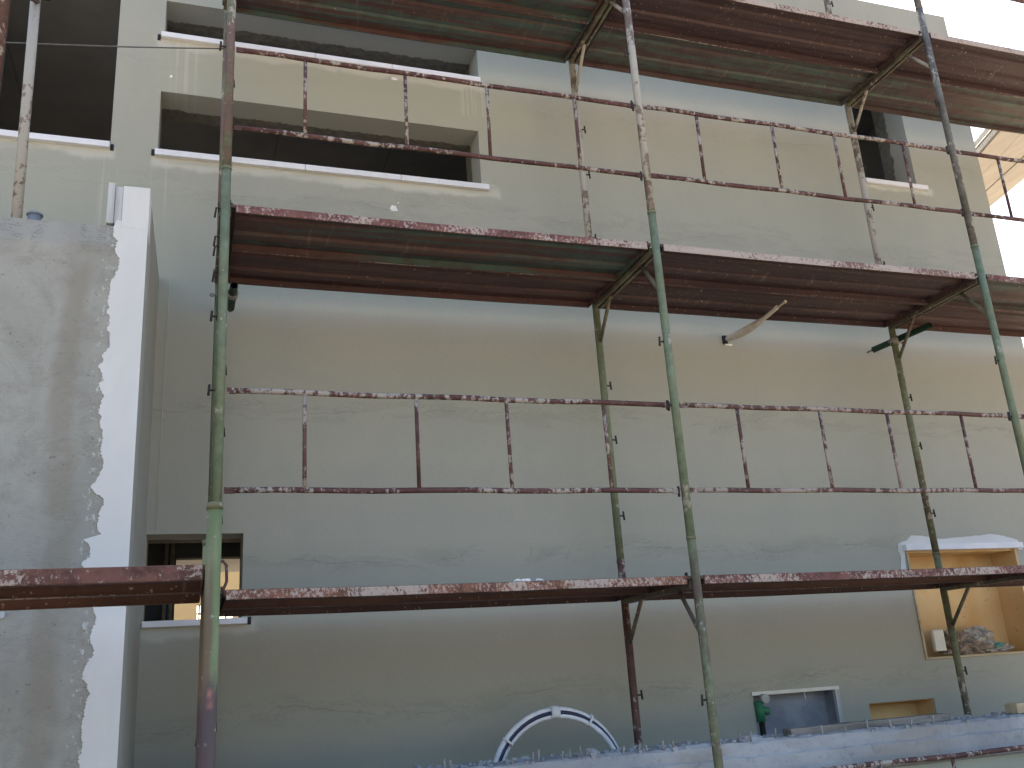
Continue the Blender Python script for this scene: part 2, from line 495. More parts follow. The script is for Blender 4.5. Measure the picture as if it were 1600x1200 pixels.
# ------------------------------------------------------------------ setting: ground, terrace
g = MB()
g.add([(-600, -900, -2.05), (600, -900, -2.05), (600, 900, -2.05), (-600, 900, -2.05)], [(0, 1, 2, 3)])
tag(g.build('ground', M['dirt']), kind='structure')
g = MB()
g.box(-0.34, 9.0, 0.56, 1.25, -2.04, -1.48)
tag(g.build('terrace', M['concrete']), kind='structure')
g = MB()
g.box(-5.7, 6.4, 4.61, 7.15, -2.04, -0.35)  # unseen raised ground, added to bounce sunlight onto the yellow wall
tag(g.build('bounce_yard', M['dirt']), kind='structure')

# ------------------------------------------------------------------ the rendered building
W = 1.25
bl = thing('building', (2.6, W, -2.05), 'unfinished building with grey beige rendered facade and open window holes behind the scaffolding', 'building')
X0, X1, Z0, Z1 = -6.0, 6.68, -2.04, 5.43
ops = {'left': (-1.44, -0.70, 3.01, 4.6), 'A': (-0.405, 1.86, 3.93, 4.215), 'B': (-0.41, 1.83, 3.01, 3.475),
       'C': (5.345, 5.892, 3.475, 4.62), 'D': (-0.355, 0.19, -0.04, 0.469), 'E': (5.015, 6.08, -0.525, 0.27),
       'F': (4.46, 5.027, -1.03, -0.79), 'G': (3.535, 4.20, -1.20, -0.66)}
fm = MB()
xs = sorted(set([X0, X1] + [q for o in ops.values() for q in o[:2]]))
zs = sorted(set([Z0, Z1] + [q for o in ops.values() for q in o[2:]]))
for i in range(len(xs) - 1):
    for j in range(len(zs) - 1):
        cx, cz = (xs[i] + xs[i + 1]) / 2, (zs[j] + zs[j + 1]) / 2
        if any(o[0] < cx < o[1] and o[2] < cz < o[3] for o in ops.values()):
            continue
        for yy, fl in ((W, 0), (W + 0.35, 1)):
            q = [(xs[i], yy, zs[j]), (xs[i + 1], yy, zs[j]), (xs[i + 1], yy, zs[j + 1]), (xs[i], yy, zs[j + 1])]
            fm.add(q[::-1] if fl else q, [(0, 1, 2, 3)])
for k, (a, b, c_, d) in ops.items():
    y0, y1 = W, W + 0.35
    fm.add([(a, y0, c_), (a, y1, c_), (a, y1, d), (a, y0, d)], [(0, 1, 2, 3)])
    fm.add([(b, y0, c_), (b, y1, c_), (b, y1, d), (b, y0, d)], [(3, 2, 1, 0)])
    fm.add([(a, y0, c_), (b, y0, c_), (b, y1, c_), (a, y1, c_)], [(3, 2, 1, 0)])
    fm.add([(a, y0, d), (b, y0, d), (b, y1, d), (a, y1, d)], [(0, 1, 2, 3)])
fm.add([(X1, W, Z0), (X1, W + .35, Z0), (X1, W + .35, Z1), (X1, W, Z1)], [(0, 1, 2, 3)])
fm.add([(X0, W, Z0), (X0, W + .35, Z0), (X0, W + .35, Z1), (X0, W, Z1)], [(3, 2, 1, 0)])
fm.add([(X0, W, Z1), (X1, W, Z1), (X1, W + .35, Z1), (X0, W + .35, Z1)], [(0, 1, 2, 3)])
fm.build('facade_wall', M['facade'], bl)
# rooms behind the openings
s = MB()
s.box(X0 + .01, X0 + .25, W + .35, 4.6, Z0, 5.2)
s.build('side_wall', M['inside'], bl)
s = MB()
s.box(X1 - .25, X1 - .01, W + .35, 4.6, Z0, 5.2)
s.build('side_wall', M['inside'], bl)
s = MB()
s.box(X0 + .25, X1 - .25, W + .351, 4.6, 4.72, 4.95)
s.build('roof_slab', M['inside'], bl)
s = MB()
s.box(X0 + .25, X1 - .25, W + .351, 4.6, 0.66, 0.9)
s.build('floor_slab', M['inside'], bl)
s = MB()
s.box(X0 + .25, X1 - .25, 4.4, 4.6, 0.9, 4.72)
s.build('rear_wall', M['inside'], bl)
s = MB()                                  # inner wall with a doorway, coloured near black as the room's shade
s.box(X0 + .25, -0.193, 1.9, 2.0, Z0, 0.66)
s.box(1.0, X1 - .25, 1.9, 2.0, Z0, 0.66)
s.box(-0.193, 1.0, 1.9, 2.0, 0.42, 0.66)
s.build('inner_wall', M['room_shade'], bl)
s = MB()                                  # partition between the right-hand rooms, seen in the narrow opening
s.box(5.0, 5.12, W + .36, 4.38, 0.9, 4.72)
s.build('partition_wall', M['inside'], bl)
for x in (-0.262, -0.225):
    s = MB()
    s.tube([(x, 1.8, -2.0), (x + 0.01, 1.8, 0.65)], 0.012, 8)
    s.build('prop', M['transom'], bl)

# sills
def sill(x0, x1, zt, th=0.043, joints=(), out=0.035, left_gap=False):
    xs_ = [x0] + list(joints) + [x1]
    for a, b in zip(xs_[:-1], xs_[1:]):
        m = MB()
        m.box(a + .001, b - .001, W - out, W + .33, zt - th, zt)
        m.build('window_sill', M['sill'], bl, (a, W, zt), bevel=0.003)
sill(-1.62, -0.70, 3.028, joints=(-1.2,))
sill(-0.427, 1.865, 3.933, joints=(0.62, 1.18), th=0.04)
sill(-0.427, 1.88, 3.012, joints=(0.06, 0.55, 1.22))
sill(5.32, 5.985, 3.478)
sill(-0.355, 0.222, -0.028, th=0.035)
for (x, z) in ((-0.688, 3.0), (-0.438, 2.995), (-0.44, 3.9), (0.234, -0.045)):       # dark mortar gaps at sill ends
    m = MB()
    m.box(x - .010, x + .010, W - .008, W + .01, z - .022, z + .022)
    m.build('sill_gap', M['black'], bl)


def jag(pts, amp, it=4):
    pts = list(pts)
    for k in range(it):
        o = []
        for a, b in zip(pts[:-1], pts[1:]):
            d = ((a[0] - b[0]) ** 2 + (a[1] - b[1]) ** 2) ** .5
            mx, mz = (a[0] + b[0]) / 2, (a[1] + b[1]) / 2
            e = random.uniform(-1, 1) * amp * min(1, d * 6)
            o += [a, (mx + e, mz + e * random.uniform(-.6, .6))]
        pts = o + [pts[-1]]
        amp *= .72
    return pts


# plaster patches and dabs on the facade (thin but real coats)
def dab(cx, cz, r, name='plaster_dab', mat='plaster_bit', sx=1.0, y=W):
    m = MB()
    n_ = 14
    pts = []
    for k in range(n_):
        q = 2 * math.pi * k / n_
        rr = r * random.uniform(.6, 1.15)
        pts.append((cx + math.cos(q) * rr * sx, y - .004, cz + math.sin(q) * rr))
    m.poly(pts, (0, .005, 0))
    return m.build(name, M[mat], bl)
dab(1.165, 2.752, 0.032)
dab(1.20, 2.80, 0.007)
dab(-0.35, 3.60, 0.012)
dab(1.20, 3.83, 0.014, sx=1.8)
# white plaster border round the orange niche
m = MB()
pts = jag([(4.965, 0.0), (4.945, 0.12), (4.96, 0.32), (5.1, 0.385), (5.4, 0.355), (5.75, 0.375), (6.0, 0.37), (6.13, 0.335), (6.16, 0.26)], 0.03, 3)
pts = [(x, W - .003, z) for x, z in pts] + [(6.12, W - .003, 0.26), (6.12, W - .003, 0.30), (5.02, W - .003, 0.30), (5.0, W - .003, 0.2), (4.99, W - .003, 0.02)]
m.poly(pts, (0, .004, 0))
m.build('plaster_border', M['white'], bl)
m = MB()
m.box(4.995, 6.125, W - .05, W + .3, 0.268, 0.312)
m.build('niche_head_board', M['sill'], bl, bevel=0.003)


# lined niches
def niche(key, depth, mat, rim=None, lab=None):
    a, b, c_, d = ops[key]
    m = MB()
    t = .018 if key == 'E' else .007
    e = .0015
    y0, y1 = W - (.012 if rim else -.01), W + depth
    m.box(a + e, b - e, y1, y1 + t, c_ + e, d - e)
    nb = m.build('niche_back', M[mat], bl)
    m = MB()
    m.box(a + e, a + t, y0, y1 - .001, c_ + e, d - e)
    m.build('niche_side', M[rim or mat], bl)
    m = MB()
    m.box(b - t, b - e, y0, y1 - .001, c_ + e, d - e)
    m.build('niche_side', M[mat], bl)
    m = MB()
    m.box(a + t + e, b - t - e, y0, y1 - .001, c_ + e, c_ + t)
    m.build('niche_floor', M[rim or mat], bl)
    m = MB()
    m.box(a + t + e, b - t - e, y0 + .02, y1 - .001, d - t, d - e)
    m.build('niche_ceiling', M[mat], bl)
niche('E', 0.24, 'orange', 'ply')
niche('F', 0.19, 'orange')
niche('G', 0.12, 'niche')
m = MB()                                              # pale rim of the grey niche
m.box(3.525, 4.225, W - .012, W + .02, -0.678, -0.655)
m.build('niche_rim', M['socket'], bl)
m = MB()
m.box(4.19, 4.225, W - .012, W + .02, -1.2, -0.6785)
m.build('niche_rim', M['white_b'], bl)
for x in (3.62, 3.95):
    m = MB()
    m.tube([(x, W + .01, -0.68), (x + .004, W + .01, -0.73)], .003, 6)
    m.build('wire_end', M['conduit'], bl)
m = MB()
m.tube([(3.98, W + .11, -0.93), (3.985, W + .10, -1.02)], .008, 8)
m.build('plaster_peg', M['conduit'], bl)

# ------------------------------------------------------------------ yellow wall beyond the small lower window
yw = thing('garden_wall', (0, 6.0, -2.05), 'yellow wall with a barred gap seen through the small lower window hole', 'wall')
m = MB()
m.box(-3.0, -0.006, 7.2, 7.35, -2.04, 1.25)
m.box(0.40, 3.0, 7.2, 7.35, -2.04, 1.25)
m.box(-0.006, 0.40, 7.2, 7.35, 0.62, 1.25)
m.box(-0.006, 0.40, 7.2, 7.35, -2.04, -0.2)
m.build('wall_panel', M['yellow'], yw)
for k in range(4):
    m = MB()
    m.tube([(0.02 + .1 * k, 7.27, -0.2), (0.02 + .1 * k, 7.27, 0.62)], .009, 6)
    m.build('bar', M['pin'], yw)
m = MB()
m.tube([(-0.006, 7.27, 0.52), (0.40, 7.27, 0.52)], .009, 6)
m.build('bar', M['pin'], yw)

# ------------------------------------------------------------------ concrete box wing in front of the facade, left
cb = thing('concrete_annex', (-2.2, 0.5, -2.05), 'raw concrete annex wall with ragged white skim strip along its right edge', 'wall')
FY, BX = -0.25, -0.36
m = MB()
nx, nz = 60, 40
vs, fs = [], []
for j in range(nz + 1):
    for i in range(nx + 1):
        x = -4.2 + (BX - .012 + 4.2) * i / nx
        z = -2.04 + (1.69 + 2.04) * j / nz
        dz = 0
        if j == nz:
            dz = mn.noise(Vector((x * 9, 1, 0))) * .010
        y = FY + mn.noise(Vector((x * 2.2, z * 2.2, 3))) * .004
        vs.append((x, y, z + dz))
for j in range(nz):
    for i in range(nx):
        a = j * (nx + 1) + i
        fs.append((a, a + 1, a + nx + 2, a + nx + 1))
o = len(vs)
top = [vs[nz * (nx + 1) + i] for i in range(nx + 1)]
vs += [(x, W - .002, 1.69) for x, y, z in top]
for i in range(nx):
    fs.append((nz * (nx + 1) + i, nz * (nx + 1) + i + 1, o + i + 1, o + i))
m.add(vs, fs, 0, False)
m.build('front_wall', M['box'], cb)
m = MB()                                              # return face with the rising top
m.add([(BX, FY - .004, -2.04), (BX, W - .002, -2.04), (BX, W - .002, 2.10), (BX, FY - .004, 1.905),
       (BX - .10, FY + .01, -2.04), (BX - .10, W - .002, -2.04), (BX - .10, W - .002, 2.10), (BX - .10, FY + .01, 1.905)],
      [(0, 1, 2, 3), (3, 2, 6, 7), (4, 7, 6, 5)])
m.build('return_wall', M['return'], cb)
m = MB()
m.box(-0.478, BX + .003, FY - .0075, FY + .16, 1.68, 1.906)
m.build('corner_upstand', M['white'], cb, bevel=.004)
m = MB()
m.box(-0.545, -0.5135, FY - .012, FY + .1, 1.70, 1.915)
m.box(-0.5125, -0.4785, FY - .004, FY + .1, 1.705, 1.90)
m.build('edge_board', M['white_b'], cb, bevel=.003)
prof = [(-0.497, 1.719), (-0.51, 1.65), (-0.496, 1.552), (-0.475, 1.487), (-0.489, 1.437), (-0.507, 1.371), (-0.505, 1.275), (-0.498, 1.212), (-0.495, 1.118), (-0.52, 1.039), (-0.532, 0.977), (-0.525, 0.902), (-0.5, 0.842), (-0.508, 0.753), (-0.501, 0.606), (-0.497, 0.491), (-0.527, 0.434), (-0.474, 0.378), (-0.489, 0.322), (-0.494, 0.281), (-0.475, 0.225), (-0.542, 0.204), (-0.512, 0.13), (-0.545, 0.104), (-0.485, -0.017), (-0.486, -0.083), (-0.485, -0.174), (-0.473, -0.252), (-0.494, -0.302), (-0.508, -0.339), (-0.491, -0.39), (-0.49, -0.465), (-0.498, -0.525), (-0.497, -0.586), (-0.501, -0.658), (-0.496, -0.706), (-0.498, -0.847), (-0.49, -1.3), (-0.5, -2.03)]
pj = jag(prof, .034, 6)
pj = [(x + mn.noise(Vector((z * 45, 1, 0))) * .007 + mn.noise(Vector((z * 130, 5, 0))) * .006, z) for x, z in pj]
m = MB()
vs, fs = [], []
for x, z in pj:
    vs += [(x, FY - .006, z), (BX + .0015, FY - .0065, z), (x, FY + .004, z)]
for i in range(len(pj) - 1):
    a, b = i * 3, i * 3 + 3
    fs += [(a, b, b + 1, a + 1), (a, a + 2, b + 2, b)]
m.add(vs, fs)
m.build('white_strip', M['white'], cb)
for (cx, cz, r, sx) in ((-0.515, -0.155, .016, .6), (-0.515, -0.26, .010, .6), (-0.83, -0.10, .014, 1.2), (-0.512, 0.92, .006, 1)):
    mm = MB()
    pts = []
    for k in range(12):
        q = 2 * math.pi * k / 12
        rr = r * random.uniform(.6, 1.15)
        pts.append((cx + math.cos(q) * rr * sx, FY - .008, cz + math.sin(q) * rr * 1.2))
    mm.poly(pts, (0, .012, 0))
    mm.build('skim_dab', M['white_b'], cb)

# small plastic pot on top of the annex
pt = thing('plastic_pot', (-0.872, -0.13, 1.69), 'small blue grey plastic pipe end standing on the concrete annex top', 'pipe cap')
m = MB()
m.tube([(-0.874, -0.13, 1.685), (-0.870, -0.13, 1.768)], [.026, .031], 20, hollow=True)
m.build('body', M['bucket'], pt)
m = MB()
m.tube([(-0.870, -0.13, 1.768), (-0.870, -0.13, 1.778)], .036, 20)
m.build('rim', M['bucket'], pt)

# ------------------------------------------------------------------ concrete retaining wall, bottom right
rw = thing('retaining_wall', (4.3, 0.3, -2.05), 'low bluish concrete wall with rough top crossing the bottom right corner', 'wall')
m = MB()
nx = 260
pro = [(0.15, -2.04), (0.15, -1.085), (0.12, -1.07), (0.118, -0.955), (0.135, -0.945), (0.14, -0.885), (0.17, -0.872), (0.36, -0.880), (0.54, -0.885), (0.56, -0.9), (0.56, -2.04)]
vs, fs = [], []
for i in range(nx + 1):
    x = -0.33 + 9.3 * i / nx
    for k, (y, z) in enumerate(pro):
        a = .006 if 3 <= k <= 9 else .0
        dz = mn.noise(Vector((x * 7, k * 1.3, 2))) * a * 1.6 + mn.noise(Vector((x * 31, k * 2.1, 5))) * a
        dy = mn.noise(Vector((x * 5, k * 1.7, 9))) * a
        vs.append((x, y + dy, z + dz))
K = len(pro)
for i in range(nx):
    for k in range(K - 1):
        a = i * K + k
        fs.append((a, a + K, a + K + 1, a + 1))
fs.append(tuple(range(K)))
fs.append(tuple(nx * K + k for k in reversed(range(K))))
m.add(vs, [f for i, f in enumerate(fs) if not (i < nx * (K - 1) and i % (K - 1) == 0)], 0)
m.add(vs, [f for i, f in enumerate(fs) if (i < nx * (K - 1) and i % (K - 1) == 0)], 1)
m.build('wall_body', [M['concrete'], M['lower']], rw)
# cement coated steel stubs standing in the top
k = 0
for x in (1.10, 1.13, 1.42, 1.45, 1.555, 1.585, 1.71, 1.755, 1.81, 1.845, 2.05, 2.14, 2.19, 2.285, 2.345, 2.74, 2.81, 2.968, 3.275, 3.425, 3.579, 3.739, 3.88, 4.036):
    m = MB()
    h = random.uniform(.022, .048)
    m.tube([(x, .16, -0.89), (x + random.uniform(-.008, .008), .155, -0.868 + h)], .0055, 7)
    m.build('steel_stub', M['stub'], rw)
# loose crumbs of mortar along the top: nobody could count them
m = MB()
for q in range(420):
    x = random.uniform(.5, 5.6)
    y = random.uniform(.14, .5)
    r = random.uniform(.003, .011) * (1.6 if random.random() < .08 else 1)
    z = -0.878
    vs = [(x + random.uniform(-r, r) + (r if i & 1 else -r), y + (r if i & 2 else -r), z + (r * random.uniform(.5, 1.3) if i & 4 else -r)) for i in range(8)]
    m.add(vs, [(0, 2, 3, 1), (4, 5, 7, 6), (0, 1, 5, 4), (2, 6, 7, 3), (0, 4, 6, 2), (1, 3, 7, 5)])
tag(m.build('mortar_crumbs', M['concrete']), 'loose grey mortar crumbs scattered along the top of the low concrete wall', 'rubble', kind='stuff')

# board lying on the wall behind the stubs
bd = MB()
pts = []
A, B_ = Vector((3.10, .20, -0.876)), Vector((4.24, .235, -0.872))
vs, fs = [], []
for i in range(25):
    t = i / 24
    p = A.lerp(B_, t)
    wv = mn.noise(Vector((t * 9, 0, 0))) * .004
    ln_ = mn.noise(Vector((t * 14, 4, 0))) * .005
    for dy, dz in ((0, 0), (.085, 0), (.085, .04), (0, .04)):
        vs.append((p.x, p.y + dy + wv, p.z + dz + (ln_ if dz else 0)))
for i in range(24):
    for k in range(4):
        fs.append((i * 4 + k, i * 4 + (k + 1) % 4, i * 4 + 4 + (k + 1) % 4, i * 4 + 4 + k))
fs += [(3, 2, 1, 0), (96, 97, 98, 99)]
bd.add(vs, fs)
tag(bd.build('timber_board', M['wood'], origin=(3.1, .2, -.876)), 'long grey weathered board lying on the low concrete wall behind the steel stubs', 'board')
bd = MB()
bd.box(4.76, 5.5, .24, .34, -0.872, -0.812)
tag(bd.build('timber_beam', M['ply'], origin=(4.76, .24, -.872), bevel=.004), 'short pale timber block at the right end of the low concrete wall', 'beam')
# gnawed mortar lump next to the middle post
def lump(name, c, r, mat, label=None, cat=None, sq=.6, seed=0, parent=None, sub=3, amp=.45, fr=1.6, group=None):
    import bmesh
    bm = bmesh.new()
    bmesh.ops.create_icosphere(bm, subdivisions=sub, radius=1)
    for v in bm.verts:
        d = v.co.normalized()
        k = 1 + amp * mn.noise(d * fr + Vector((seed, 0, 0))) + amp * .5 * abs(mn.noise(d * fr * 3.1 + Vector((0, seed, 0)))) - amp * .3 * abs(mn.noise(d * fr * 7 + Vector((0, 0, seed))))
        v.co = Vector((d.x * r[0] * k, d.y * r[1] * k, max(d.z * r[2] * k, -r[2] * sq)))
    me = bpy.data.meshes.new(name)
    bm.to_mesh(me)
    bm.free()
    me.materials.append(M[mat])
    ob = bpy.data.objects.new(name, me)
    col.objects.link(ob)
    if parent is not None:
        ob.parent = parent
        ob.location = Vector(c) - world_of(parent)
    else:
        ob.location = c
        tag(ob, label, cat, group)
    return ob
lump('mortar_lump', (2.84, .22, -0.868), (.09, .05, .018), 'concrete', 'flat grey mortar lump on the low wall beside the middle post', 'lump', seed=3)
lump('mortar_lump', (1.90, .22, -0.865), (.035, .03, .022), 'concrete', 'small round mortar lump on the low wall below the white pipe coil', 'lump', seed=8)

# ------------------------------------------------------------------ pipe coil on the terrace
pc = thing('pipe_coil', (1.95, .82, -1.48), 'coil of white plastic pipe with dark blue stripe leaning behind the low wall', 'pipe coil')
def ring(cx, cz, r, yc, tube_r, n_=56, tilt=0.0):
    return [(cx + r * math.cos(q), yc + tilt * math.cos(q), cz + r * math.sin(q)) for q in [2 * math.pi * i / n_ for i in range(n_)]]
for (cx, r, y, tl) in ((1.93, .408, .80, .01), (1.938, .372, .80, -.02)):
    m = MB()
    m.tube(ring(cx, -1.062, r, y, 0, tilt=tl), .0155, 10, closed=True)
    cp = m.build('pipe_loop', M['conduit'], pc)
m = MB()                      # dark stripe: a second thin pipe lying in the coil
m.tube(ring(1.934, -1.062, .391, .788, 0), .0115, 8, closed=True)
m.build('striped_pipe', M['navy'], pc)
for q, w_ in ((91, .05), (58, .012), (140, .012)):
    a = R(q)
    m = MB()
    p = Vector((1.935 + .393 * math.cos(a), .80, -1.062 + .393 * math.sin(a)))
    tn = Vector((-math.sin(a), 0, math.cos(a)))
    m.tube([p - tn * w_ * .5, p + tn * w_ * .5], .037, 14)
    ob = m.build('tape_band', M['tape'], pc)

# ------------------------------------------------------------------ valve and pipe in the grey niche
vp = thing('water_pipe', (3.56, W - .01, -1.1), 'green pipe with round valve and black sleeve at left edge of the grey niche', 'pipe')
m = MB()
m.tube([(3.572, W - .01, -0.84), (3.568, W - .01, -1.3)], .020, 12)
m.build('black_sleeve', M['black'], vp)
m = MB()
m.tube([(3.562, W - .01, -0.715), (3.572, W - .01, -0.845)], .030, 12)
m.tube([(3.565, W - .012, -0.765), (3.63, W - .012, -0.785)], .026, 12)
m.build('pipe_tee', M['pgreen'], vp)
m = MB()
m.tube([(3.60, W - .015, -0.700), (3.60, W - .055, -0.700)], .030, 16)
m.build('valve_cap', M['valve'], vp)

# ------------------------------------------------------------------ rubbish in the orange niche
lump('crumpled_sack', (5.60, W + .10, -0.42), (.17, .08, .095), 'paper_w', 'large crumpled grey paper sack inside the orange niche', 'sack', seed=11, sub=5, amp=.5, fr=2.2, sq=.8)
lump('crumpled_sack', (5.36, W + .07, -0.435), (.085, .06, .075), 'paper', 'small torn brown paper scrap left of the sack in the orange niche', 'paper scrap', seed=21, sub=5, amp=1.1, fr=2.4, sq=.8)
lump('crumpled_sack', (5.50, W + .045, -0.468), (.14, .045, .045), 'paper', 'flat brown paper wad under the sack on the niche floor', 'paper scrap', seed=31, sub=5, amp=1.0, fr=2.4, sq=.8)
lump('crumpled_sack', (5.74, W + .04, -0.475), (.12, .04, .032), 'paper_w', 'pale crushed wrapper beside the sack at the niche lip', 'paper scrap', seed=41, sub=4, amp=.9, fr=2.4, sq=.8)
lump('plastic_scrap', (5.735, W + .02, -0.462), (.045, .02, .028), 'teal', 'teal plastic scrap among the rubbish in the orange niche', 'plastic scrap', seed=51, sub=3, amp=.5)
jb = thing('junction_box', (5.20, W + .02, -0.48), 'off white rectangular junction box at lower left of the orange niche', 'junction box')
m = MB()
m.box(5.135, 5.235, W + .005, W + .04, -0.47, -0.315)
jb_b = m.build('box', M['socket'], jb, bevel=.008)
m = MB()
m.box(5.15, 5.23, W - .001, W + .004, -0.482, -0.4715)
m.build('slot', M['black'], jb)

# ------------------------------------------------------------------ cable bundle hanging from the wall
cbn = thing('cable_bundle', (3.71, W, 1.90), 'taped bundle of pale cables sticking out of the facade below the middle platform', 'cable')
P0, P1 = Vector((3.715, W + .01, 1.905)), Vector((3.748, .60, 1.908))
m = MB()
ctr, rad = [], []
for i in range(14):
    t = i / 13
    p = P0.lerp(P1, t) + Vector((.012 * math.sin(t * 3.1), 0, -.022 * math.sin(t * 3.14)))
    ctr.append(p)
    rad.append(.010 + .022 * math.sin(min(1, t * 1.2 + .12) * 2.9))
m.tube(ctr, rad, 10)
m.build('sheath', M['cable_w'], cbn)
m = MB()
m.tube([p + Vector((.012, 0, .006)) for p in ctr], .008, 8)
m.build('cable', M['cable'], cbn)
m = MB()
m.tube([ctr[-2], P1 + Vector((.004, -.09, .002))], .007, 8)
m.tube([P1 + Vector((.004, -.085, .002)), P1 + Vector((.005, -.10, .003))], .011, 10)
m.build('cable_end', M['cable'], cbn)
m = MB()
m.box(3.685, 3.72, W - .02, W + .01, 1.865, 1.93)
m.build('wall_box', M['black'], cbn)
m = MB()
m.box(3.70, 3.76, W - .012, W + .01, 1.852, 1.866)
m.build('plaster_lip', M['plaster_bit'], cbn)

# ------------------------------------------------------------------ scaffolding
L = 2.507
D = 0.934
XS = [0.0, L, 2 * L, 3 * L]
posn = ['leftmost', 'middle', 'right', 'far right']
lift = ['lowest lift', 'second lift up', 'third lift up', 'highest lift']


def frame(i, k, front, rear, label, fz=None):
    X = XS[i]
    zt = 2 * k + .21
    zb = -2.04 if k == 0 else zt - 2.0
    t = thing('scaffold_portal', (X, D / 2, zb), label, 'scaffold frame', 'scaffold frames standing in a row before the facade')
    for y, mt in ((0, front), (D, rear)):
        m = MB()
        m.tube([(X, y, zb + .002), (X, y, zt)], .0242, 20)
        m.build('post', M[mt], t)
        m = MB()                                      # joint collar
        m.tube([(X, y, zt - .012), (X, y, zt + .004)], .0268, 20)
        m.build('collar', M[mt], t)
        # locking pins with toggles
        sgn = -1 if y == 0 else 1
        for pz in ((zt - .82, zt - 1.2, zt - 1.71) if y else (zt - .85, zt + (-1.24), )):
            if pz < zb + .1:
                continue
            m = MB()
            s_ = .024 * sgn
            m.tube([(X + s_ * .7, y, pz), (X + s_ + .03 * sgn, y - .004, pz - .004)], .0055, 7)
            m.tube([(X + s_ + .03 * sgn, y - .004, pz - .03), (X + s_ + .026 * sgn, y - .004, pz + .026)], .0065, 7)
            m.build('locking_pin', M['pin'], t)
    zd = 2 * k
    m = MB()                                          # transom: two steel strips with a slot between
    for s_ in (-1, 1):
        x0, x1 = sorted((X + s_ * .010, X + s_ * .030))
        m.box(x0, x1, .026, D - .026, zd - .062, zd - .02)
    m.box(X - .0098, X + .0098, .026, D - .026, zd - .04, zd - .024)
    m.build('transom', M['transom'], t)
    for ya, yb, za, zb2 in ((.215, .024, zd - .05, zd - .30), (D - .25, D - .022, zd - .05, zd - .30)):
        m = MB()
        m.tube([(X, ya, za), (X, yb, zb2)], .0125, 10)
        m.build('knee_brace', M['transom'] if k < 2 else M[rear], t)
    for y in (.03, D - .05):                          # plank stops standing up at both ends of the transom
        for s_ in (-1, 1):
            m = MB()
            m.box(X + s_ * .034 - .004, X + s_ * .034 + .004, y, y + .02, zd - .03, zd + .022)
            m.build('plank_stop', M['pin'], t)
    return t


FM = {(0, 0): ('post_olive', 'post_olive'), (0, 1): ('post_green', 'post_green'), (0, 2): ('post_mauve', 'post_mauve'),
      (1, 0): ('post_olive', 'post_rust'), (1, 1): ('post_green', 'post_green'), (1, 2): ('post_pale', 'post_pale'),
      (2, 0): ('post_rust', 'post_olive'), (2, 1): ('post_green', 'post_olive'), (2, 2): ('post_grey', 'post_pale'),
      (3, 0): ('post_olive', 'post_rust'), (3, 1): ('post_green', 'post_olive'), (3, 2): ('post_grey', 'post_pale'),
      (1, 3): ('post_pale', 'post_pale'), (2, 3): ('post_grey', 'post_grey')}
words = {'post_olive': 'olive', 'post_green': 'green', 'post_mauve': 'faded red', 'post_rust': 'rust brown', 'post_pale': 'mortar splashed', 'post_grey': 'weathered grey'}
for (i, k), (a, b) in FM.items():
    frame(i, k, a, b, '%s scaffold frame, %s pair of tall posts, %s' % (words[a], posn[i], lift[k]))


def guard(i, z0, mat, label, X_=None, bal=(.41, .985, 1.485, 2.06)):
    x0 = XS[i] + .03
    x1 = XS[i] + L - .03
    t = thing('guardrail', (x0, -.03, z0), label, 'guardrail', 'guardrails hung between the front posts')
    yr = -.0
    for z in (z0, z0 + .5):
        m = MB()
        pts = [(x0 + .045, yr, z)] + [(x0 + (x1 - x0) * q / 10, yr + .002 * math.sin(q * 2 + z), z + .003 * math.sin(q * 1.7 + i)) for q in range(1, 10)] + [(x1 - .045, yr, z)]
        m.tube(pts, .0145, 12)
        # flattened ends
        for e, s_ in ((x0, 1), (x1, -1)):
            xa, xb = sorted((e + .002 * s_, e + .05 * s_))
            m.box(xa, xb, yr - .005, yr + .005, z - .016, z + .014)
        rl = m.build('rail', M[mat], t)
        m = MB()
        m.tube([(x1 - .012, yr - .0, z - .034), (x1 - .012, yr - .0, z + .024)], .0075, 8)
        m.build('hook', M['pin'], rl)
    for q, b in enumerate(bal):
        m = MB()
        m.tube([(XS[i] + b, yr, z0 + .012), (XS[i] + b + random.uniform(-.006, .006), yr, z0 + .488)], .0105, 10)
        m.build('baluster', M['rail_white'] if (q + i) % 3 == 0 else M[mat], t)


guard(0, .47, 'rail', 'rusty guardrail of the lowest platform, left bay in front of plain wall')
guard(1, .473, 'rail_white', 'mortar splashed guardrail of the lowest platform, right of the middle post')
guard(2, .47, 'rail', 'guardrail of the lowest platform running out of the right edge')
guard(0, 2.462, 'rail', 'rusty guardrail across the two long window holes of the middle platform')
guard(1, 2.47, 'rail', 'rusty guardrail of the middle platform between middle and right posts')
guard(2, 2.465, 'rail', 'guardrail of the middle platform at the right edge before the sky')
guard(2, 4.49, 'rail', 'guardrail above the top platform at the upper right corner against the sky')
guard(1, -1.54, 'rail', 'rusty guardrail below the low concrete wall top at bottom right')


def offset_profile(pl, t):
    out = []
    n_ = len(pl)
    for i in range(n_):
        a = Vector(pl[max(i - 1, 0)])
        b = Vector(pl[min(i + 1, n_ - 1)])
        d = (b - a).normalized()
        nrm = Vector((-d.y, d.x))
        out.append((pl[i][0] + nrm.x * t, pl[i][1] + nrm.y * t))
    return out


